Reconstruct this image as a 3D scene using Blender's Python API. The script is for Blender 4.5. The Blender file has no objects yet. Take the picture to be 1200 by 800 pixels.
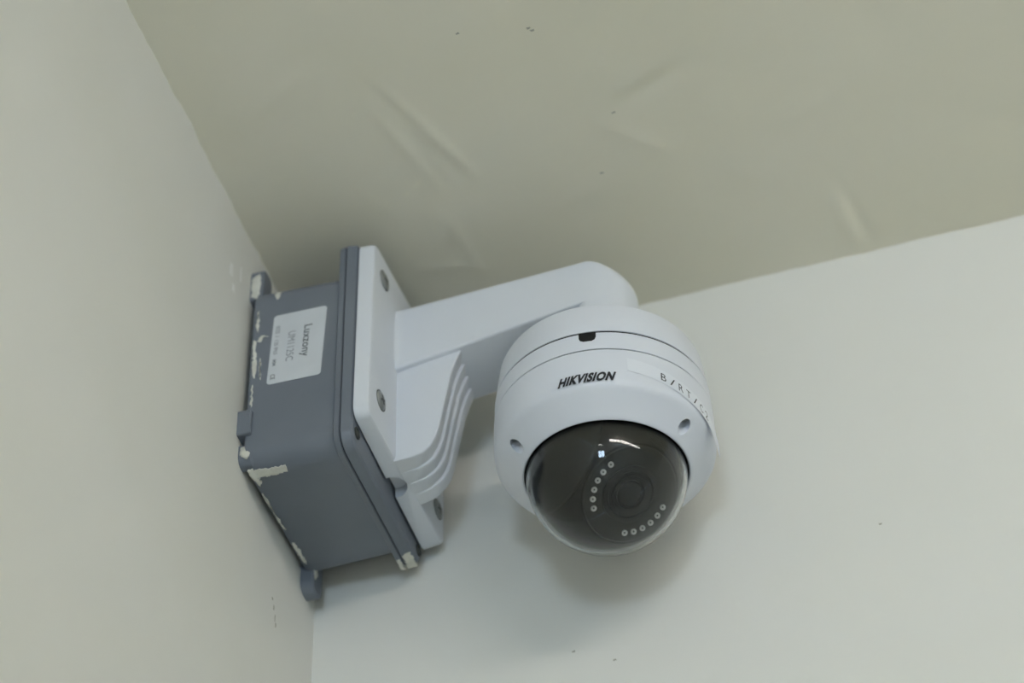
import bpy, bmesh, math, random
from math import sin, cos, pi, radians, sqrt, atan2, hypot
from mathutils import Vector, Matrix, noise

random.seed(7)
S = 0.001                      # the scene is laid out in millimetres around the dome camera
ZO = 2.40                      # height of the layout origin above the floor, metres
def W(x, y, z):
    return Vector((x * S, y * S, z * S + ZO))

sc = bpy.context.scene
col = sc.collection

# ------------------------------------------------------------------ camera
cam_d = bpy.data.cameras.new('camera')
cam = bpy.data.objects.new('camera', cam_d)
col.objects.link(cam)
sc.camera = cam
right = Vector((0.9547707043639334, 0.29679271451279976, -0.018082773584886507))
down = Vector((-0.2194277504878302, 0.6622396993021165, -0.7164426306300405))
fwd = Vector((-0.20065982259597737, 0.6880062974133052, 0.6974116218671617))
mw = Matrix((right, -down, -fwd)).transposed().to_4x4()
mw.translation = W(223.723, -928.291, -883.643)
cam.matrix_world = mw
cam_d.sensor_width = 36.0
cam_d.lens = 90.0
cam_d.clip_start = 0.02
cam_d.clip_end = 50
cam_d.dof.use_dof = True
cam_d.dof.focus_distance = 1.262
cam_d.dof.aperture_fstop = 5.0

# ------------------------------------------------------------------ world and exposure
world = bpy.data.worlds.new('world')
sc.world = world
world.use_nodes = True
bg = world.node_tree.nodes['Background']
bg.inputs['Color'].default_value = (0.62, 0.78, 1.0, 1)
bg.inputs['Strength'].default_value = 2.5
sc.cycles.sample_clamp_indirect = 0.0
sc.view_settings.view_transform = 'Standard'
sc.view_settings.look = 'None'
sc.view_settings.gamma = 1.0
sc.view_settings.use_curve_mapping = False
sc.view_settings.exposure = 0.25
TUBE_POWER = 25.0               # emission strength of the fluorescent tubes
WINDOW_POWER = 20.0              # bright overcast sky seen through the window

# ------------------------------------------------------------------ materials
def new_mat(name, color, rough=0.5, spec=0.5, metal=0.0):
    m = bpy.data.materials.new(name)
    m.use_nodes = True
    b = m.node_tree.nodes['Principled BSDF']
    b.inputs['Base Color'].default_value = (*color, 1)
    b.inputs['Roughness'].default_value = rough
    b.inputs['Specular IOR Level'].default_value = spec
    b.inputs['Metallic'].default_value = metal
    return m

def noisy(m, c1, c2, scale, detail=4, bump=0.0, bump_scale=None, dist=0.001, rough=None):
    nt = m.node_tree
    b = nt.nodes['Principled BSDF']
    tc = nt.nodes.new('ShaderNodeTexCoord')
    n = nt.nodes.new('ShaderNodeTexNoise')
    n.inputs['Scale'].default_value = scale
    n.inputs['Detail'].default_value = detail
    nt.links.new(tc.outputs['Object'], n.inputs['Vector'])
    r = nt.nodes.new('ShaderNodeValToRGB')
    r.color_ramp.elements[0].position = 0.32
    r.color_ramp.elements[1].position = 0.68
    r.color_ramp.elements[0].color = (*c1, 1)
    r.color_ramp.elements[1].color = (*c2, 1)
    nt.links.new(n.outputs['Fac'], r.inputs['Fac'])
    nt.links.new(r.outputs['Color'], b.inputs['Base Color'])
    if bump:
        n2 = nt.nodes.new('ShaderNodeTexNoise')
        n2.inputs['Scale'].default_value = bump_scale or scale * 8
        n2.inputs['Detail'].default_value = 5
        nt.links.new(tc.outputs['Object'], n2.inputs['Vector'])
        bp = nt.nodes.new('ShaderNodeBump')
        bp.inputs['Strength'].default_value = bump
        bp.inputs['Distance'].default_value = dist
        nt.links.new(n2.outputs['Fac'], bp.inputs['Height'])
        nt.links.new(bp.outputs['Normal'], b.inputs['Normal'])
    return m

M = {}
M['ceiling'] = noisy(new_mat('ceiling_plaster', (.5, .5, .4), .7, .25), (.80, .765, .615), (.825, .79, .66), 7, 6, .18, 90, .0006)
M['wall'] = noisy(new_mat('wall_paint', (.6, .6, .5), .55, .3), (.73, .728, .665), (.76, .758, .705), 6, 5, .15, 70, .0006)
M['room'] = noisy(new_mat('room_paint', (.6, .6, .5), .7, .2), (.77, .765, .71), (.80, .795, .745), 2, 3)
M['floor'] = noisy(new_mat('floor_tile', (.4, .4, .38), .4, .4), (.74, .725, .68), (.78, .765, .72), 5, 4)
M['white'] = noisy(new_mat('white_metal_paint', (.74, .78, .81), .42, .45), (.70, .73, .785), (.72, .75, .80), 30, 3, .05, 1500, .0001)
M['bracket'] = noisy(new_mat('bracket_paint', (.7, .74, .77), .45, .4), (.665, .695, .735), (.69, .72, .755), 25, 3, .05, 1500, .0001)
M['grey'] = noisy(new_mat('grey_plastic', (.17, .19, .22), .45, .4), (.155, .175, .205), (.18, .20, .23), 18, 4, .05, 900, .0001)
M['dark'] = noisy(new_mat('black_gap', (.01, .01, .01), .6, .2), (.008, .008, .008), (.014, .014, .014), 60)
M['seam'] = noisy(new_mat('seam_rubber', (.03, .035, .04), .6, .2), (.025, .03, .035), (.035, .04, .045), 60)
M['steel'] = noisy(new_mat('screw_steel', (.42, .43, .42), .38, .5, 0.6), (.26, .275, .265), (.36, .375, .365), 120)
M['steel_dark'] = noisy(new_mat('screw_recess', (.05, .055, .05), .4, .4, 0.3), (.04, .045, .04), (.06, .065, .06), 120)
M['sticker'] = noisy(new_mat('paper_sticker', (.55, .58, .60), .5, .3), (.58, .61, .63), (.62, .65, .67), 60)
M['tape'] = noisy(new_mat('label_tape', (.80, .84, .90), .3, .5), (.74, .775, .825), (.76, .79, .84), 60)
M['ink'] = noisy(new_mat('black_ink', (.02, .02, .025), .5, .3), (.018, .018, .022), (.025, .025, .03), 90)
M['ink_grey'] = noisy(new_mat('faded_ink', (.22, .24, .27), .5, .3), (.21, .23, .26), (.27, .29, .32), 150)
M['dark_ink'] = noisy(new_mat('printed_ink', (.09, .1, .11), .5, .3), (.08, .09, .10), (.12, .13, .14), 150)
M['paint'] = noisy(new_mat('cream_wall_paint_smear', (.55, .55, .47), .6, .3), (.58, .575, .50), (.72, .715, .64), 90, 4, .5, 600, .0005)
M['plaster'] = noisy(new_mat('bare_plaster', (.86, .86, .82), .7, .2), (.84, .84, .80), (.90, .90, .87), 200)
M['stain'] = noisy(new_mat('plaster_stain', (.3, .3, .25), .7, .2), (.38, .37, .30), (.46, .45, .38), 300)
M['shroud'] = noisy(new_mat('shroud_plastic', (.05, .05, .047), .55, .35), (.022, .022, .019), (.025, .025, .022), 40)
M['turret'] = noisy(new_mat('turret_plastic', (.02, .02, .02), .5, .4), (.004, .004, .0038), (.005, .005, .0048), 40)
M['board'] = noisy(new_mat('lamp_board', (.06, .06, .055), .5, .4), (.024, .024, .022), (.028, .028, .026), 40)
M['lens'] = noisy(new_mat('lens_glass', (.01, .01, .012), .12, .6), (.008, .008, .010), (.012, .012, .015), 40)
M['barrel'] = noisy(new_mat('lens_barrel', (.02, .02, .02), .4, .5), (.006, .006, .0066), (.008, .008, .0086), 60)
M['led'] = noisy(new_mat('led_reflector', (.8, .8, .76), .18, .7, 0.5), (.93, .93, .9), (.98, .98, .95), 200)
M['lampbody'] = noisy(new_mat('lamp_body', (.8, .8, .8), .5, .4), (.78, .78, .78), (.82, .82, .82), 10)
M['frame'] = noisy(new_mat('window_frame_paint', (.7, .7, .7), .5, .4), (.68, .68, .68), (.72, .72, .72), 10)

def emit_mat(name, color, strength):
    m = bpy.data.materials.new(name)
    m.use_nodes = True
    nt = m.node_tree
    nt.nodes.clear()
    o = nt.nodes.new('ShaderNodeOutputMaterial')
    e = nt.nodes.new('ShaderNodeEmission')
    e.inputs['Color'].default_value = (*color, 1)
    e.inputs['Strength'].default_value = strength
    nt.links.new(e.outputs[0], o.inputs['Surface'])
    return m
M['tube'] = emit_mat('tube_glow', (1.0, 0.952, 0.90), TUBE_POWER)
M['pane'] = emit_mat('daylight_pane', (0.60, 0.775, 1.0), WINDOW_POWER)

def smoked():
    m = new_mat('smoked_clear_plastic', (.74, .75, .74), 0.0, .5)
    b = m.node_tree.nodes['Principled BSDF']
    b.inputs['Transmission Weight'].default_value = 1.0
    b.inputs['IOR'].default_value = 1.39
    return m
M['bubble'] = smoked()

# ------------------------------------------------------------------ helpers
def obj(name, verts, faces, mat, parent=None, smooth=False, angle=40):
    """verts are millimetres in the layout frame; they are stored relative to the parent"""
    me = bpy.data.meshes.new(name)
    off = Vector((0, 0, 0))
    if parent is not None:
        off = Vector(ORG[parent.name])
    me.from_pydata([tuple(W(*v) - off) for v in verts], [], faces)
    bm = bmesh.new()
    bm.from_mesh(me)
    bmesh.ops.recalc_face_normals(bm, faces=bm.faces)
    if smooth:
        for fc in bm.faces:
            fc.smooth = True
        for e in bm.edges:
            if len(e.link_faces) == 2 and e.calc_face_angle(0) > radians(angle):
                e.smooth = False
    bm.to_mesh(me)
    bm.free()
    me.materials.append(M[mat])
    o = bpy.data.objects.new(name, me)
    col.objects.link(o)
    if parent is not None:
        o.parent = parent
    ORG[o.name] = tuple(off)
    return o
ORG = {}

def thing(name, label, cat, loc, group=None):
    o = bpy.data.objects.new(name, None)
    o.empty_display_size = 0.02
    col.objects.link(o)
    o.location = W(*loc)
    ORG[o.name] = tuple(W(*loc))
    o['label'] = label
    o['category'] = cat
    if group:
        o['group'] = group
    return o

def structure(o, label=None, cat=None):
    o['kind'] = 'structure'
    if label:
        o['label'] = label
        o['category'] = cat
    return o

def rounded(corners, r, n=6):
    """closed 2-D loop of the convex polygon `corners` with its corners rounded"""
    out = []
    k = len(corners)
    for i in range(k):
        p0, p1, p2 = Vector(corners[i - 1]), Vector(corners[i]), Vector(corners[(i + 1) % k])
        a, b = (p0 - p1).normalized(), (p2 - p1).normalized()
        rr = r[i] if isinstance(r, (list, tuple)) else r
        half = a.angle(b) / 2
        d = rr / math.tan(half)
        c = p1 + (a + b).normalized() * (rr / sin(half))
        s, e = p1 + a * d - c, p1 + b * d - c
        a0, a1 = atan2(s.y, s.x), atan2(e.y, e.x)
        da = (a1 - a0 + pi) % (2 * pi) - pi
        for j in range(n + 1):
            t = a0 + da * j / n
            out.append((c.x + rr * cos(t), c.y + rr * sin(t)))
    return out

def inset_poly(corners, d):
    """offset a convex polygon inward by d"""
    k = len(corners)
    cx = sum(c[0] for c in corners) / k
    cy = sum(c[1] for c in corners) / k
    lines = []
    for i in range(k):
        p, q = Vector(corners[i]), Vector(corners[(i + 1) % k])
        t = (q - p).normalized()
        nrm = Vector((-t.y, t.x))
        if nrm.dot(Vector((cx, cy)) - p) < 0:
            nrm = -nrm
        lines.append((p + nrm * d, t))
    out = []
    for i in range(k):
        p, t = lines[i - 1]
        q, s = lines[i]
        den = t.x * s.y - t.y * s.x
        w = ((q - p).x * s.y - (q - p).y * s.x) / den
        out.append(tuple(p + t * w))
    return out

def loft(loops, cap0=True, cap1=True, v0=0):
    n = len(loops[0])
    v = [p for lp in loops for p in lp]
    f = []
    for i in range(len(loops) - 1):
        for j in range(n):
            a = v0 + i * n + j
            b = v0 + i * n + (j + 1) % n
            f.append((a, b, b + n, a + n))
    if cap0:
        f.append(tuple(v0 + j for j in reversed(range(n))))
    if cap1:
        f.append(tuple(v0 + (len(loops) - 1) * n + j for j in range(n)))
    return v, f

def join(*parts):
    v, f = [], []
    for pv, pf in parts:
        o = len(v)
        v += list(pv)
        f += [tuple(i + o for i in fc) for fc in pf]
    return v, f

def lathe(profile, n=96, center=(0, 0), a0=0, a1=2 * pi, closed=False):
    """revolve (r, z) pairs round the vertical axis"""
    v, f = [], []
    m = len(profile)
    for i in range(n):
        a = a0 + (a1 - a0) * i / n
        for r, z in profile:
            v.append((center[0] + r * cos(a), center[1] + r * sin(a), z))
    mm = m if closed else m - 1
    for i in range(n):
        k = (i + 1) % n
        for j in range(mm):
            jj = (j + 1) % m
            q = [i * m + j, k * m + j, k * m + jj, i * m + jj]
            f.append(tuple(q))
    return v, f

def frame_from(axis):
    axis = Vector(axis).normalized()
    t = Vector((0, 0, 1)) if abs(axis.z) < 0.9 else Vector((1, 0, 0))
    e1 = (t - axis * t.dot(axis)).normalized()
    return e1, axis.cross(e1), axis

def lathe_axis(profile, origin, axis, n=24):
    """revolve (r, h) pairs round `axis` through `origin`"""
    e1, e2, e3 = frame_from(axis)
    o = Vector(origin)
    v, f = [], []
    m = len(profile)
    for i in range(n):
        a = 2 * pi * i / n
        for r, h in profile:
            v.append(tuple(o + e1 * (r * cos(a)) + e2 * (r * sin(a)) + e3 * h))
    for i in range(n):
        k = (i + 1) % n
        for j in range(m - 1):
            f.append((i * m + j, k * m + j, k * m + j + 1, i * m + j + 1))
    return v, f

def box(x0, x1, y0, y1, z0, z1):
    v = [(x, y, z) for x in (x0, x1) for y in (y0, y1) for z in (z0, z1)]
    f = [(0, 1, 3, 2), (4, 6, 7, 5), (0, 4, 5, 1), (2, 3, 7, 6), (0, 2, 6, 4), (1, 5, 7, 3)]
    return v, f

def weld(o, d=1e-6):
    bm = bmesh.new()
    bm.from_mesh(o.data)
    bmesh.ops.remove_doubles(bm, verts=bm.verts, dist=d)
    bmesh.ops.recalc_face_normals(bm, faces=bm.faces)
    bm.to_mesh(o.data)
    bm.free()

def cut(o, cutters):
    """boolean-subtract temporary meshes from o and bake the result"""
    weld(o)
    tmp = []
    for v, f in cutters:
        c = obj('cutter', v, f, 'dark')
        weld(c)
        tmp.append(c)
        md = o.modifiers.new('cut', 'BOOLEAN')
        md.operation = 'DIFFERENCE'
        md.solver = 'EXACT'
        md.object = c
    bpy.context.view_layer.update()
    dg = bpy.context.evaluated_depsgraph_get()
    me = bpy.data.meshes.new_from_object(o.evaluated_get(dg))
    o.modifiers.clear()
    o.data = me
    for c in tmp:
        cm = c.data
        bpy.data.objects.remove(c)
        bpy.data.meshes.remove(cm)
    bm = bmesh.new()
    bm.from_mesh(me)
    for fc in bm.faces:
        fc.smooth = True
    for e in bm.edges:
        if len(e.link_faces) == 2:
            e.smooth = e.calc_face_angle(0) <= radians(32)
    bm.to_mesh(me)
    bm.free()

def text_mesh(body, size, spacing=1.0, bold=0.0):
    """flat text as 2-D verts and faces, origin at the left end of the baseline"""
    cu = bpy.data.curves.new('lettering', 'FONT')
    cu.body = body
    cu.size = size
    cu.space_character = spacing
    cu.offset = bold
    cu.resolution_u = 4
    cu.fill_mode = 'FRONT'
    o = bpy.data.objects.new('lettering_tmp', cu)
    col.objects.link(o)
    bpy.context.view_layer.update()
    dg = bpy.context.evaluated_depsgraph_get()
    me = o.evaluated_get(dg).to_mesh()
    v = [(p.co.x, p.co.y) for p in me.vertices]
    f = [tuple(p.vertices) for p in me.polygons]
    o.evaluated_get(dg).to_mesh_clear()
    bpy.data.objects.remove(o)
    bpy.data.curves.remove(cu)
    x0 = min(p[0] for p in v)
    return [(p[0] - x0, p[1]) for p in v], f

# ------------------------------------------------------------------ the room
WX = -178.0                                        # left wall
def ceil_z(x, y): return 125.5 - 0.022 * (y - 63) + 0.006 * x
def back_y(x, z): return 63.0 - 0.018 * z * (1 if z < 0 else 0.3)

def axis_coords(fine0, fine1, step, far0, far1):
    c = []
    k = int(round((fine1 - fine0) / step))
    c = [fine0 + (fine1 - fine0) * i / k for i in range(k + 1)]
    if far0 is not None:
        c = [far0, (far0 + fine0) / 2] + c
    if far1 is not None:
        c = c + [(far1 + fine1) / 2, far1]
    return c

def grid(us, vs, fn):
    v = [fn(u, w) for u in us for w in vs]
    n = len(vs)
    f = [(i * n + j, (i + 1) * n + j, (i + 1) * n + j + 1, i * n + j + 1) for i in range(len(us) - 1) for j in range(n - 1)]
    return v, f

def ridge(x, y, x0, y0, x1, y1, w, h):
    """height of a soft trowel ridge running from (x0,y0) to (x1,y1)"""
    dx, dy = x1 - x0, y1 - y0
    L = hypot(dx, dy)
    t = ((x - x0) * dx + (y - y0) * dy) / (L * L)
    d = abs((x - x0) * dy - (y - y0) * dx) / L
    if t < -.3 or t > 1.3:
        return 0
    e = 1 - max(0, abs(t - .5) * 2 - .6) / .9
    return h * math.exp(-(d / w) ** 2) * max(0, min(1, e))

RID = [(-76, -128, -50, -62, 2.2, .55), (-84, -112, -70, -58, 2.0, .45), (-70, -95, -55, -60, 3.0, -.35), (-80, -128, -66, -96, 2.5, -.3),
       (30, -100, 62, -142, 3.5, .5), (38, -80, 72, -96, 5.0, -.8), (40, -88, 70, -100, 3.0, .45), (28, -68, 52, -42, 3.0, .35),
       (-95, -2, -60, 8, 2.0, .35), (-72, -30, -66, 12, 2.2, .35), (130, 18, 134, 52, 3.0, .6), (138, 20, 142, 52, 2.5, -.5),
       (82, -20, 96, -8, 4, .3), (110, -40, 170, -60, 5, .25), (-20, -20, 30, -34, 5, .25), (-150, -130, -110, -150, 4, .3)]
def nz(x, y, z, s): return noise.noise(Vector((x / s, y / s, z / s)))

def ceil_pt(x, y):
    h = 1.7 * sum(ridge(x, y, *r) for r in RID) + .35 * nz(x, y, 3, 34) + .5 * nz(x, y, 8, 90)
    e = math.exp(-(y - 63) ** 2 / 30) + math.exp(-(x - WX) ** 2 / 30)
    return (x, y, ceil_z(x, y) - h * (1 - min(1, e)) + .0)
def left_pt(y, z):
    near = math.exp(-abs(z - ceil_z(WX, y)) / 8)
    h = .6 * nz(3, y, z, 60) + 1.0 * nz(7, y, z, 150) + near * (.9 * nz(2, y, 0, 9) + 1.3 * nz(5, y, 0, 31))
    return (WX + h, y, z)
def back_pt(x, z):
    near = math.exp(-abs(z - ceil_z(x, 63)) / 6)
    h = .5 * nz(x, 4, z, 60) + .8 * nz(x, 9, z, 150) + near * (.7 * nz(x, 0, 3, 12) + .6 * nz(x, 0, 6, 40))
    return (x, back_y(x, z) + h, z)

RX, RY, FZ = 2300.0, -5000.0, -2400.0
xs = axis_coords(-182, 290, 3.0, None, RX)
ys = axis_coords(-360, 67, 3.0, RY, None)
v, f = grid(xs, ys, ceil_pt)
o = structure(obj('ceiling', v, f, 'ceiling', smooth=True, angle=80))
zs = axis_coords(-330, 133, 3.0, FZ, None)
v, f = grid(ys, zs, left_pt)
o = structure(obj('wall_left', v, f, 'wall', smooth=True, angle=80))
v, f = grid(xs, zs, back_pt)
o = structure(obj('wall_back', v, f, 'wall', smooth=True, angle=80))
v, f = box(RX, RX + 60, RY, 70, FZ, 160)
structure(obj('wall_right', v, f, 'room'))
v, f = box(WX - 60, RX + 60, RY, 130, FZ - 60, FZ)
structure(obj('floor', v, f, 'floor'))
# front wall (behind the photographer) with a window opening
wx0, wx1, wz0, wz1 = 330.0, 1130.0, -1450.0, -560.0
fv = join(box(WX - 60, wx0, RY - 60, RY, FZ, 250), box(wx1, RX + 60, RY - 60, RY, FZ, 250),
          box(wx0, wx1, RY - 60, RY, FZ, wz0), box(wx0, wx1, RY - 60, RY, wz1, 250))
structure(obj('wall_front', *fv, 'room'))
win = thing('window_1', 'small daylit window mirrored as a blue square in the smoked dome', 'window', ((wx0 + wx1) / 2, RY - 30, wz0))
win['kind'] = 'structure'
fr = join(box(wx0, wx0 + 45, RY - 50, RY + 10, wz0, wz1), box(wx1 - 45, wx1, RY - 50, RY + 10, wz0, wz1),
          box(wx0, wx1, RY - 50, RY + 10, wz0, wz0 + 45), box(wx0, wx1, RY - 50, RY + 10, wz1 - 45, wz1),
          box((wx0 + wx1) / 2 - 12, (wx0 + wx1) / 2 + 12, RY - 48, RY + 8, wz0, wz1))
obj('window_frame', *fr, 'frame', win)
obj('pane', *box(wx0 + 40, (wx0 + wx1) / 2 - 11, RY - 34, RY - 28, wz0 + 40, wz1 - 40), 'pane', win)
obj('pane', *box((wx0 + wx1) / 2 + 11, wx1 - 40, RY - 34, RY - 28, wz0 + 40, wz1 - 40), 'pane', win)

def tube_lamp(label, x0, x1, y):
    zc = ceil_z(x0, y)
    t = thing('fluorescent_lamp', label, 'lamp', ((x0 + x1) / 2, y, zc), 'tube lamps on the ceiling')
    prof = rounded([(-22, -26), (22, -26), (30, 0), (-30, 0)], 4, 4)
    lo = [[(x, y + a, zc + b + (0.006 * (x - x0))) for a, b in prof] for x in (x0 - 10, x1 + 10)]
    obj('batten', *loft(lo), 'lampbody', t)
    obj('tube', *lathe_axis([(0, 0), (19, 0), (19, x1 - x0 - 40), (0, x1 - x0 - 40)], (x0 + 20, y, zc - 50), (1, 0, 0), 24), 'tube', t, True)
    for x in (x0, x1 - 20):
        obj('end_cap', *box(x, x + 20, y - 20, y + 20, zc - 71, zc - 20), 'lampbody', t)
    return t
tube_lamp('white tube lamp on the ceiling, mirrored as the long curved streak in the dome', 300, 1520, -925)
tube_lamp('distant white tube lamp, mirrored as the short straight dash in the dome', 260, 880, -3900)

# ------------------------------------------------------------------ grey junction box on the left wall
jb = thing('junction_box', 'grey plastic junction box with a paper sticker, fixed to the left wall', 'junction box', (WX, 4, 30))
BX0, BX1 = -174.8, -126.5
def rr(y0, y1, z0, z1, r, x, n=8):
    return [(x, a, b) for a, b in rounded([(y0, z0), (y1, z0), (y1, z1), (y0, z1)], r, n)]
lo = [rr(-47.5, 50.0, -32.0, 91.0, 12, BX0), rr(-48.5, 51.0, -33.0, 92.0, 12.5, BX0 + 1.2), rr(-47.2, 47.5, -34.5, 90.5, 12, BX1 - 1), rr(-47.2, 47.5, -34.5, 90.5, 12, BX1 + 1)]
obj('body', *loft(lo), 'grey', jb, True)
LR_ = [10, 10, 3, 3]
lo = [rr(-48.2, 54.8, -33.5, 105.7, LR_, -127.0), rr(-49.6, 56.2, -35.0, 106.1, LR_, -126.2), rr(-50.0, 56.6, -35.4, 106.5, LR_, -123.6), rr(-49.4, 56.0, -34.8, 105.9, LR_, -123.2)]
obj('flange', *loft(lo), 'grey', jb, True, 30)
obj('gasket', *loft([rr(-49.0, 55.8, -34.4, 106.5, LR_, -123.4), rr(-49.0, 55.8, -34.4, 106.5, LR_, -122.4)]), 'seam', jb, True)
lo = [rr(-49.6, 57.2, -34.8, 105.9, LR_, -122.7), rr(-50.2, 57.8, -35.4, 106.5, LR_, -122.2), rr(-49.6, 57.6, -34.4, 106.1, LR_, -117.4),
      rr(-48.6, 56.6, -33.4, 106.1, [9, 9, 4, 4], -116.4), rr(-47.4, 55.4, -32.2, 104.9, [8, 8, 3, 3], -116.1)]
obj('lid', *loft(lo), 'grey', jb, True, 30)
for y, z in ((-43.5, -25.5), (51.5, -26.5), (-43.5, 98), (51.5, 98)):
    obj('lid_screw', *lathe_axis([(0, 0), (3.4, 0), (3.4, .8), (2.6, .9), (2.4, .3), (0, .3)], (-116.2, y, z), (1, 0, 0), 20), 'steel_dark', jb, True)

def tab(y0, y1, z0, z1, r, x0=-178.6, x1=-170.8):
    c = [(y0, z0), (y1, z0), (y1, z1), (y0, z1)]
    a = rounded(c, r, 6)
    b = rounded(inset_poly(c, .8), [max(.5, q - .8) for q in r] if isinstance(r, list) else max(.5, r - .8), 6)
    return loft([[(x0, p, q) for p, q in a], [(x1 - .8, p, q) for p, q in a], [(x1, p, q) for p, q in b]])
obj('mounting_tab', *tab(-47, -35, 84, 107.5, [1, 1, 4.5, 4.5]), 'grey', jb, True, 30)
obj('mounting_tab', *tab(42, 56, -44.5, -20, [6, 6, 1, 1]), 'grey', jb, True, 30)
obj('mounting_tab', *tab(-51.0, -40, -15.5, 1, [1, 1, 1, 1]), 'grey', jb, True, 30)
obj('mounting_tab', *tab(-47.2, -37, -31.5, -19.5, [5, 5, 1, 1]), 'grey', jb, True, 30)
obj('mounting_tab', *tab(38, 50, 84, 107.5, [1, 1, 4.5, 4.5]), 'grey', jb, True, 30)

# paper sticker on the front of the box
def face_y(x):
    t = (x - (BX0 + 1.2)) / (BX1 - 1 - BX0 - 1.2)
    return -48.5 + t * 1.3
st_c = [(-164.6, 17.4), (-135.4, 17.4), (-133.4, 66.4), (-162.6, 66.4)]
loop = rounded(st_c, 2.0, 5)
lo = [[(a, face_y(a) + .1, b) for a, b in loop], [(a, face_y(a) - .22, b) for a, b in loop]]
stk = obj('sticker', *loft(lo), 'sticker', jb)
stk['label'] = 'pale paper sticker with printed lettering'
ex, ez = Vector((1, 0)), Vector((-.0408, -1)).normalized()
def sticker_text(body, px, pz, length, height, mat, bold=0.0, spacing=1.0):
    """lettering that reads downwards; (px,pz) is the upper end of the baseline"""
    tv, tf = text_mesh(body, 10, spacing, bold)
    w = max(p[0] for p in tv)
    out = []
    for a, b in tv:
        q = Vector((px, pz)) + ez * (a * length / w) + ex * (b / 7.3 * height)
        out.append((q.x, face_y(q.x) - .30, q.y))
    obj('printed_line', out, tf, mat, stk)
sticker_text('Luxzony', -145.3, 55.0, 22.5, 4.6, 'dark_ink', .12, 1.05)
sticker_text('UM1125C', -154.0, 52.5, 21.0, 4.2, 'ink_grey', .0, 1.0)
sticker_text('SIZE  /  125 IP65    MM', -161.0, 58.5, 28.5, 2.2, 'ink_grey', .1, 1.0)
sticker_text('CE', -162.6, 24.0, 3.6, 2.6, 'dark_ink', .1, 1.0)

def smear(pts, plane, lift, thick, parent, seed):
    """irregular dab of dried wall paint; pts outline it on a flat face of the box"""
    rnd = random.Random(seed)
    n = len(pts)
    ring = []
    for i in range(n):
        p, q = Vector(pts[i]), Vector(pts[(i + 1) % n])
        L = (q - p).length
        m = max(2, min(12, int(L / .7)))
        for t in range(m):
            w = p.lerp(q, t / m)
            j = .22 + .04 * min(L, 10)
            ring.append((w.x + rnd.uniform(-j, j), w.y + rnd.uniform(-j, j)))
    cx = sum(p[0] for p in ring) / len(ring)
    cy = sum(p[1] for p in ring) / len(ring)
    inn = [(cx + (a - cx) * .75, cy + (b - cy) * .75) for a, b in ring]
    def at(a, b, h):
        if plane == 'front': return (a, face_y(a) + .1 - lift - h, b)
        if plane == 'bottom': return (a, b, -33.2 - lift - h)
        if plane == 'lidbottom': return (a, b, -35.2 - lift - h)
        if plane == 'tab': return (-170.9 + lift + h, a, b)
        if plane == 'tabfront': return (a, -47.0 - lift - h, b)
        if plane == 'tabfront2': return (a, -47.1 - lift - h, b)
        if plane == 'tabbottom': return (a, b, -45.4 - lift - h)
    v, f = loft([[at(a, b, -.3) for a, b in ring], [at(a, b, thick * .5) for a, b in ring], [at(a, b, thick) for a, b in inn]])
    obj('paint_smear', v, f, 'paint', parent, True, 60)
smear([(-163.5, 83.5), (-159.8, 84.3), (-160.6, 79.5), (-161.6, 79.0)], 'front', 0, .4, jb, 1)
smear([(-172.0, 73), (-170.6, 62), (-171.5, 57), (-172.8, 62)], 'front', 0, .3, jb, 2)
smear([(-171.2, 50.5), (-169.5, 54.5), (-165.0, 52.6), (-168.0, 52.8), (-169.5, 49.5)], 'front', 0, .4, jb, 3)
smear([(-173.4, 52), (-172.4, 52), (-170.8, 31), (-171.5, 24), (-172.6, 26), (-173.2, 38)], 'front', 0, .3, jb, 4)
smear([(-169.4, 38), (-168.9, 37), (-168.0, 22), (-168.8, 25)], 'front', 0, .2, jb, 5)
smear([(-172.6, 20), (-171.8, 20), (-171.9, 4), (-172.8, 6)], 'front', 0, .25, jb, 6)
smear([(-177.2, 101), (-173.0, 103), (-172.0, 95), (-173.4, 84), (-177.0, 86)], 'tabfront', 0, .5, jb, 7)
smear([(-176.4, -21.5), (-173, -20), (-171.4, -26.5), (-173.4, -30), (-177, -26.5)], 'tabfront2', 0, .6, jb, 8)
smear([(-170.5, -42), (-164, -41), (-155, -40.5), (-154.5, -36.5), (-163, -35.5), (-170.8, -36)], 'bottom', 0.2, .5, jb, 9)
smear([(-174.2, -43), (-171.2, -43), (-170.6, -32), (-172.4, -30), (-174.2, -36)], 'bottom', 0.3, .8, jb, 10)
smear([(-173.2, 17), (-171.8, 18), (-171.2, 30), (-172.2, 36), (-173.2, 30)], 'bottom', 0.3, .4, jb, 11)
smear([(-173.8, -24), (-172.8, -24), (-172.5, 6), (-173.4, 4)], 'bottom', 0.3, .35, jb, 12)
smear([(-121.9, 43.0), (-117.2, 41.5), (-117.0, 53), (-121.9, 54)], 'lidbottom', 0, .35, jb, 13)
smear([(-126.0, 45.5), (-123.9, 45), (-123.9, 54), (-126.0, 54)], 'lidbottom', 0, .3, jb, 14)
smear([(43.5, -23), (47, -26), (49, -32), (45, -37), (42.6, -32)], 'tab', 0, .5, jb, 15)

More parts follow.
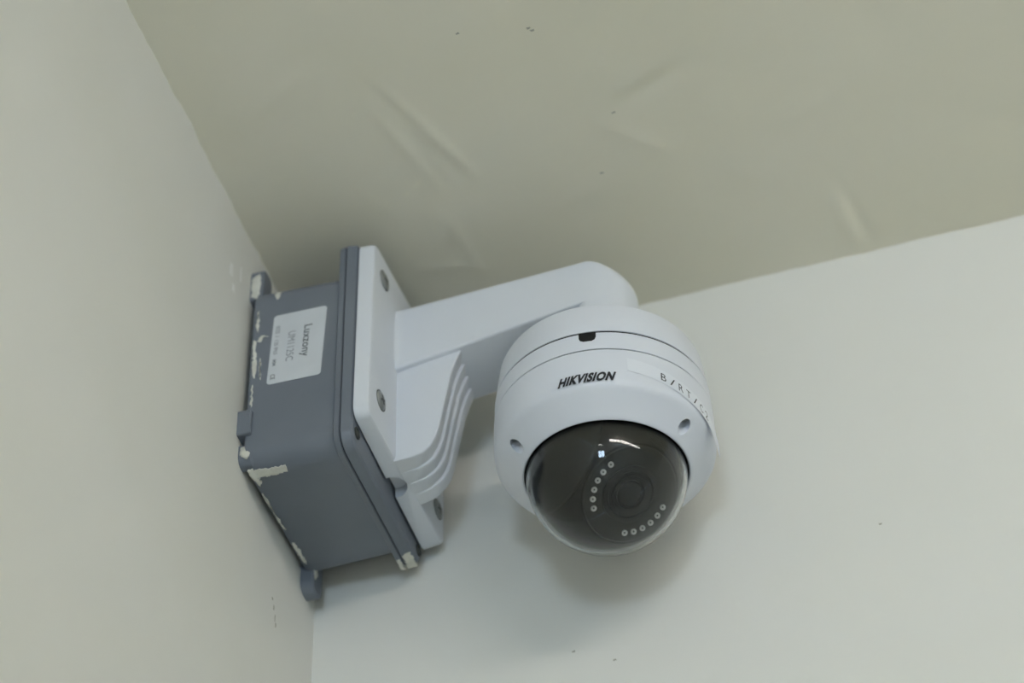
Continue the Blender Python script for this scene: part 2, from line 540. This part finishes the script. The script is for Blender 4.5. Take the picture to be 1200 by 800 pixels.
# ------------------------------------------------------------------ white wall bracket, turned a couple of degrees on the lid
TH = radians(2.0)
def B(u, w, z):
    return (u * cos(TH) + w * sin(TH), -u * sin(TH) + w * cos(TH), z)
br = thing('wall_bracket', 'white painted metal swan-neck bracket screwed to the grey box', 'bracket', B(-115, 0, 40))
plate_c = [(-55.0, -19.0), (54.0, -23.8), (54.0, 108.0), (-53.2, 105.2)]
def pl(u, d, r):
    return [B(u, a, b) for a, b in rounded(inset_poly(plate_c, d), r, 8)]
def plb(d, r, dx):
    return [(-115.8 + dx + .009 * (p[1] + 52), p[1], p[2]) for p in pl(-114.2, d, r)]
v, f = loft([plb(.2, 6, 0), plb(-.6, 6.6, .4), pl(-107.4, 0.0, 6), pl(-106.0, .55, 5.5), pl(-105.5, 1.6, 4.5)])
plate = obj('base_plate', v, f, 'bracket', br, True, 28)
e = [B(-114.2 + 7.6 * cos(t), 1.0 + 7.6 * sin(t), 0) for t in [2 * pi * i / 28 for i in range(28)]]
cut(plate, [loft([[(p[0], p[1], -40) for p in e], [(p[0], p[1], -16.2) for p in e]])])

# arm: slices from underside to top, plan outline ends in a rounded nose
def arm_zb(u): return 39.6 + 12.4 * ((u + 105.5) / 93.5) if u < 0 else 53.6
def arm_slice(t):
    zt = 84.6
    pts = []
    zn = 53.6 + (zt - 53.6) * t
    ue = 22.0 if zn < 66 else 6 + 16 * sqrt(max(0, 1 - ((zn - 66) / 18.65) ** 2))
    edge = min(t * 45, (1 - t) * 45)                    # mm from the nearest horizontal edge
    rad = 1.6 if t < .5 else 4.0
    ins = 0 if edge >= rad else rad - sqrt(max(0, rad * rad - (rad - edge) ** 2))
    w = 20.3 - ins
    side = [-106, -105.4, -104.6, -103.4, -101.5, -96, -80, -60, -40, -20, -10, 0]
    fk = max(0, min(1, (1 - t) * 5 - .3)) * min(1, t * 6)
    flare = {-106: 2.4 * fk, -105.4: 1.7 * fk, -104.6: .9 * fk, -103.4: .3 * fk}
    nose = [(ue * sin(a), -cos(a)) for a in [pi * i / 24 for i in range(1, 24)]]
    for u in side:
        pts.append((u, -w - flare.get(u, 0)))
    for a, b in nose:
        pts.append((a, b * w))
    for u in reversed(side):
        pts.append((u, w + flare.get(u, 0)))
    out = []
    for u, ww in pts:
        zb = arm_zb(u)
        out.append(B(u, ww, zb + (zt - zb) * t))
    return out
ts = [0, .008, .02, .04, .067, .12, .25, .4, .5, .6, .7, .8, .86, .9, .93, .96, .98, .992, 1]
v1, f1 = loft([arm_slice(t) for t in ts])
neck = [B((22.0 if cos(a) > 0 else 10.5) * cos(a), 20.2 * sin(a), 0) for a in [2 * pi * i / 64 for i in range(64)]]
v2, f2 = loft([[(p[0], p[1], z) for p in neck] for z in (21.3, 57)])
obj('arm', *join((v1, f1), (v2, f2)), 'bracket', br, True, 30)

# ribbed gusset under the arm: four stepped ribs side by side
prof = [(-106.5, 50), (-66.0, 50), (-70.5, 43.5), (-73.0, 38), (-75.6, 30), (-78.8, 13.4), (-82.2, -5.0), (-84.0, -11.0), (-87.2, -16.8), (-91.2, -20.2), (-97.0, -21.4), (-106.5, -21.6)]
def rib_loop(w, du, dz, ins):
    # du: how far the sloping face is set back, dz: how far the bottom is raised
    lp = []
    n = len(prof)
    for i, (u, z) in enumerate(prof):
        if i in (0, n - 1):
            q = Vector((u, z + (dz if i else 0)))
        else:
            p0, p1 = Vector(prof[i - 1]), Vector(prof[(i + 1) % n])
            t = (p1 - p0).normalized()
            nr = Vector((t.y, -t.x))
            if i <= 1:
                q = Vector((u - du, z))
            else:
                k = max(0, min(1, (u + 100) / 7))
                q = Vector((u, z)) + nr * (ins + du * k)
        lp.append(B(q.x, w, q.y))
    return lp
edges = [-17.4, -7.4, 1.8, 10.8, 19.4]
for k in range(4):
    w0, w1 = edges[k], edges[k + 1] + (.4 if k < 3 else 0)
    d0, d1 = 1.2 * k, 1.2 * k + (2.9 if k < 3 else 1.6)
    bev = .7
    loops = [rib_loop(w0, d0, .1 * k, bev)] + [rib_loop(w0 + bev * (1 - cos(a)), d0, .1 * k, bev * (1 - sin(a))) for a in (.5, 1.0, pi / 2)]
    loops += [rib_loop(w0 + (w1 - w0) * t, d0 + (d1 - d0) * t ** 1.3, .1 * k, 0) for t in (.3, .5, .75, 1)]
    obj('gusset_rib', *loft(loops), 'bracket', br, True, 35)

# pan-head screws in the plate
def plate_screw(w, z):
    s = obj('plate_screw', *lathe_axis([(0, 1.5), (2.4, 1.5), (4.2, 1.2), (5.1, .6), (5.4, 0), (5.4, -1)], B(-105.6, w, z), B(1, 0, 0), 28), 'steel', br, True, 30)
    for a in (.5, .5 + pi / 2):
        d = [(cos(a) * 2.7, sin(a) * 2.7), (-sin(a) * .55, cos(a) * .55)]
        q = [(d[0][0] * i + d[1][0] * j, d[0][1] * i + d[1][1] * j) for i, j in ((-1, -1), (1, -1), (1, 1), (-1, 1))]
        obj('cross_slot', *loft([[B(-104.6, w + a_, z + b_) for a_, b_ in q], [B(-103.98, w + a_, z + b_) for a_, b_ in q]]), 'steel_dark', s)
    rg = obj('screw_recess', *lathe_axis([(5.2, .05), (5.9, .25), (6.0, -.4)], B(-105.5, w, z), B(1, 0, 0), 28), 'steel_dark', s)
for w, z in ((-38.2, 88.8), (-39.0, 1.2), (43.5, -5.0), (43.5, 90.5)):
    plate_screw(w, z)

# ------------------------------------------------------------------ dome camera
dc = thing('dome_camera', 'white dome security camera with smoked bubble hanging from the bracket', 'security camera', (0, 0, -90))
obj('mounting_base', *lathe([(0, 21.5), (45.0, 21.5), (48.4, 20.8), (50.8, 19.0), (52.2, 16.0), (54.3, -1.6), (54.4, -2.3), (53.6, -2.6), (0, -2.6)], 128), 'white', dc, True, 25)
obj('inner_drum', *lathe([(0, -1.5), (53.9, -1.5), (54.5, -16.5), (0, -16.5)], 96), 'dark', dc, True, 30)
ring = obj('housing_ring', *lathe([(50.5, -3.5), (54.2, -3.5), (54.7, -4.0), (55.1, -15.0), (54.9, -15.2), (50.5, -15.2)], 144, closed=True), 'white', dc, True, 25)
na = radians(-82.4)
def tang(a, s, dr, z):
    return ((54 + dr) * cos(a) - s * sin(a), (54 + dr) * sin(a) + s * cos(a), z)
sl = [(-4.3, 1), (-4.3, -6.8), (-3.6, -8.6), (-2.0, -9.5), (2.0, -9.5), (3.6, -8.6), (4.3, -6.8), (4.3, 1)]
cut(ring, [loft([[tang(na, s, -8, z) for s, z in sl], [tang(na, s, 8, z) for s, z in sl]])])
obj('slot_plug', *loft([[tang(na, s * .98, -3, min(z, -3.4)) for s, z in sl], [tang(na, s * .98, .1, min(z, -3.4)) for s, z in sl]]), 'dark', dc)

cover_p = [(50.5, -15.8), (54.9, -15.8), (55.25, -16.2), (55.6, -30), (55.4, -35.5), (54.9, -37.6), (53.9, -39.4), (52.4, -40.6), (43.2, -48.7), (42.3, -49.7), (41.5, -50.0), (40.9, -49.6), (40.7, -47.0), (39.5, -46), (39.5, -38), (50.5, -32)]
cover = obj('cover_ring', *lathe(cover_p, 160, closed=True), 'white', dc, True, 25)
cutters = []
for a in (-21.5, -141.5, 98.5):
    c = (47.6 * cos(radians(a)), 47.6 * sin(radians(a)))
    lp = [(c[0] + 3.3 * cos(t), c[1] + 3.3 * sin(t)) for t in [2 * pi * i / 24 for i in range(24)]]
    cutters.append(loft([[(p, q, -52) for p, q in lp], [(p, q, -36.5) for p, q in lp]]))
cut(cover, cutters)
for a in (-21.5, -141.5, 98.5):
    c = (47.6 * cos(radians(a)), 47.6 * sin(radians(a)))
    obj('cover_screw', *lathe([(0, -38.4), (1.0, -38.4), (1.4, -39.4), (2.9, -39.0), (3.0, -36.6), (0, -36.6)], 20, c), 'steel', dc, True, 30)

# smoked bubble and the parts behind it
CZ = -49.3
RB = 40.2
def sphere_prof(r, a0, a1, n, z=CZ):
    return [(max(1e-4, r * sin(a0 + (a1 - a0) * i / n)), z - r * cos(a0 + (a1 - a0) * i / n)) for i in range(n + 1)]
bub = obj('bubble', *lathe(sphere_prof(RB, 0, pi / 2, 40) + [(RB, CZ + 3), (RB - 1.8, CZ + 3)] + sphere_prof(RB - 1.8, 0, pi / 2, 40)[::-1], 128), 'bubble', dc, True, 60)
weld(bub)
bub['label'] = 'smoked transparent half-sphere'
obj('rim_gasket', *lathe([(RB + .1, CZ + 3), (RB + .1, CZ + .1), (RB + .75, CZ - .1), (RB + .9, CZ + 3)], 96, closed=True), 'dark', dc, True, 40)
obj('back_plate', *lathe([(0, CZ + 8), (39.4, CZ + 8), (39.4, CZ + 6), (0, CZ + 6)], 64), 'dark', dc)

tocam = Vector((0.16974245, -0.73919586, -0.65174917)).normalized()
rt = Vector(right)
up_ = -Vector(down)
look = (tocam + rt * .47 - up_ * .38).normalized()     # where the camera module points
cen = Vector((0, 0, CZ))
e1, e2, e3 = frame_from(look)
# turret ball with a flat front
HD = 26.5
RT = 36.8
rd = sqrt(RT * RT - HD * HD)
a_lim = math.acos(HD / RT)
pr = [(0, HD)] + [(rd * .98, HD)] + [(RT * sin(a), RT * cos(a)) for a in [a_lim + (pi * .96 - a_lim) * i / 24 for i in range(25)]]
v, f = lathe_axis(pr, cen, look, 64)
def clip_top(v, zmax): return [(x, y, min(z, zmax)) for x, y, z in v]
obj('turret', clip_top(v, CZ + 5.5), f, 'turret', dc, True, 30)
obj('lamp_board', *lathe_axis([(0, HD + .1), (rd * .96, HD + .1), (rd * .94, HD + .8), (0, HD + .8)], cen, look, 64), 'board', dc, True, 30)
obj('lens_barrel', *lathe_axis([(14.6, HD + .5), (14.6, HD + 1.6), (13.6, HD + 2.0), (12.0, HD + 2.0), (11.4, HD + 1.0), (9.4, HD + 1.0), (9.4, HD + 1.8), (7.4, HD + 1.8), (6.8, HD + .9), (0, HD + .9)], cen, look, 64), 'barrel', dc, True, 30)
obj('lens', *lathe_axis([(6.4, HD + .9), (5.6, HD + 1.7), (4.0, HD + 2.4), (2.0, HD + 2.8), (1e-3, HD + 2.9)], cen, look, 40), 'lens', dc, True, 60)
# infrared lamps in two arcs round the lens
imgr = (rt - look * rt.dot(look)).normalized()
imgu = look.cross(imgr)
if imgu.dot(up_) < 0:
    imgu = -imgu
LR = 19.6
for ang in (122, 137, 151, 165, 179, 193, 262, 276, 290, 304, 318, 332):
    a = radians(ang)
    p = cen + look * (HD + .8) + imgr * (LR * cos(a)) + imgu * (LR * sin(a))
    ld = obj('led', *lathe_axis([(1.5, 0), (1.5, .7), (1.15, .55), (.6, .3), (1e-3, .2)], p, look, 16), 'led', dc, True, 60)
    obj('led_chip', *lathe_axis([(.45, .1), (.45, .5), (1e-3, .55)], p, look, 10), 'steel_dark', ld)

# dull shroud shell on the left side of the turret
m_dir = Vector((-0.6687, -0.7357, 0.1077)).normalized()
c1, c2, c3 = frame_from(m_dir)
RS = 37.5
alim = radians(55.1)
sh_v, sh_f = [], []
N1, N2 = 20, 64
for i in range(N1 + 1):
    th = alim * i / N1
    for j in range(N2):
        ph = 2 * pi * j / N2
        p = cen + (c3 * cos(th) + c1 * (sin(th) * cos(ph)) + c2 * (sin(th) * sin(ph))) * RS
        sh_v.append((p.x, p.y, min(p.z, CZ + 5.5)))
for i in range(N1):
    for j in range(N2):
        a, b = i * N2 + j, i * N2 + (j + 1) % N2
        sh_f.append((a, b, b + N2, a + N2))
so = obj('shroud', sh_v, sh_f, 'shroud', dc, True, 60)
weld(so)
md = so.modifiers.new('thickness', 'SOLIDIFY')
md.thickness = 0.0009
md.offset = -1

# maker's lettering on the ring
def around(tv, tf, ang0, z0, sx, sz, shear, r, slope=0.0):
    out = []
    for a, b in tv:
        x = a * sx + b * sz * shear
        th = ang0 + x / r
        out.append((r * cos(th), r * sin(th), z0 + b * sz + slope * x))
    return out, tf
tv, tf = text_mesh('HIKVISION', 10, 1.10, .52)
w = max(p[0] for p in tv)
v, f = around(tv, tf, radians(-98.8), -37.0, 27.6 / w, 5.3 / 7.3, .32, 55.78)
lg = obj('maker_lettering', v, f, 'ink', dc)
lg['label'] = 'black slanted maker lettering'

# label tape, its far end peeling away
def tape_pt(ang, s):
    """ang in degrees, s -1..1 across the tape"""
    zc = -26.0 - .16 * (ang + 63)
    p = max(0, ang + 12)
    return (55.70 + .007 * p * p, ang, zc - .06 * p * p + s * 4.3)
tvv, tff = [], []
steps = 44
for i in range(steps + 1):
    ang = -63 + 65.0 * i / steps
    row = []
    for s in (-1, 0, 1):
        r_, a_, z_ = tape_pt(ang, s)
        for dr in (0, .06):
            tvv.append(((r_ + dr) * cos(radians(a_)), (r_ + dr) * sin(radians(a_)), z_))
for i in range(steps):
    a, b = i * 6, (i + 1) * 6
    for j in (0, 2):
        tff.append((a + j, b + j, b + j + 2, a + j + 2))
        tff.append((a + j + 1, a + j + 3, b + j + 3, b + j + 1))
    tff.append((a, a + 1, b + 1, b))
    tff.append((a + 4, b + 4, b + 5, a + 5))
tff.append((0, 2, 3, 1)); tff.append((2, 4, 5, 3))
q = steps * 6
tff.append((q, q + 1, q + 3, q + 2)); tff.append((q + 2, q + 3, q + 5, q + 4))
tp = obj('label_tape', tvv, tff, 'tape', dc, True, 40)
tp['label'] = 'clear-white lettering tape peeling at one end'
x_ang = -45.0
for ch, wd in (('B', 3.6), ('/', 3.8), ('R', 3.6), ('T', 3.6), ('/', 3.8), ('C', 3.6), ('2', 3.4)):
    tv, tf = text_mesh(ch, 10, 1.0, -.04)
    cw = max(p[0] for p in tv)
    out = []
    for a, b in tv:
        ang = x_ang + math.degrees(a / cw * wd * .82 / 56)
        r_, _, zc = tape_pt(ang, 0)
        out.append(((r_ + .13) * cos(radians(ang)), (r_ + .13) * sin(radians(ang)), zc - 2.6 + b / 7.3 * 5.0))
    obj('tape_letter', out, tf, 'ink', tp)
    x_ang += math.degrees((wd + 1.6) / 56)

# ------------------------------------------------------------------ small knocks and dabs on the plaster
def chip(parent, outline, place, mat, seed, name='plaster_chip'):
    rnd = random.Random(seed)
    n = len(outline)
    ring_ = []
    for i in range(n):
        p, q = Vector(outline[i]), Vector(outline[(i + 1) % n])
        for t in range(5):
            w = p.lerp(q, t / 5)
            ring_.append((w.x + rnd.uniform(-.3, .3), w.y + rnd.uniform(-.3, .3)))
    cx = sum(p[0] for p in ring_) / len(ring_)
    cy = sum(p[1] for p in ring_) / len(ring_)
    inn = [(cx + (a - cx) * .6, cy + (b - cy) * .6) for a, b in ring_]
    obj(name, *loft([[place(a, b, -.3) for a, b in ring_], [place(a, b, .08) for a, b in ring_], [place(a, b, .16) for a, b in inn]]), mat, parent, True, 60)
OB = bpy.data.objects
def on_ceil(a, b, h): return (a, b, ceil_pt(a, b)[2] - h)
def on_left(a, b, h): return (left_pt(a, b)[0] + h, a, b)
def on_back(a, b, h): return (a, back_pt(a, b)[1] - h, b)
for nm in ('ceiling', 'wall_left', 'wall_back'):
    ORG[nm] = (0, 0, 0)
for k, (a, b) in enumerate(((7, -142), (8.5, -140), (33, -75.5), (16, -38), (-28, -150))):
    chip(OB['ceiling'], [(a - 1.0, b - .5), (a + .9, b - .6), (a + 1.1, b + .4), (a - .6, b + .6)], on_ceil, 'stain', 30 + k)
for k, (a, b, w, h) in enumerate(((7.5, -76, .7, .7), (10, -80, .5, 1.4), (12, -85, .4, 2.0), (13.5, -88.5, .5, 1.4))):
    chip(OB['wall_left'], [(a - w, b - h), (a + w, b - h), (a + w, b + h), (a - w, b + h)], on_left, 'stain', 40 + k)
for k, (a, b, w, h) in enumerate(((-72, 84, 2.2, 5), (-68, 74, 1.6, 3), (-60, 92, 1.0, 6))):
    chip(OB['wall_left'], [(a - w, b - h), (a + w, b - h * .8), (a + w * .8, b + h), (a - w, b + h * .7)], on_left, 'plaster', 50 + k, 'paint_dab')
for k, (a, b) in enumerate(((123, -62), (-38, -102), (-17, -112))):
    chip(OB['wall_back'], [(a - .8, b - .5), (a + .8, b - .6), (a + .9, b + .5), (a - .6, b + .6)], on_back, 'stain', 60 + k)
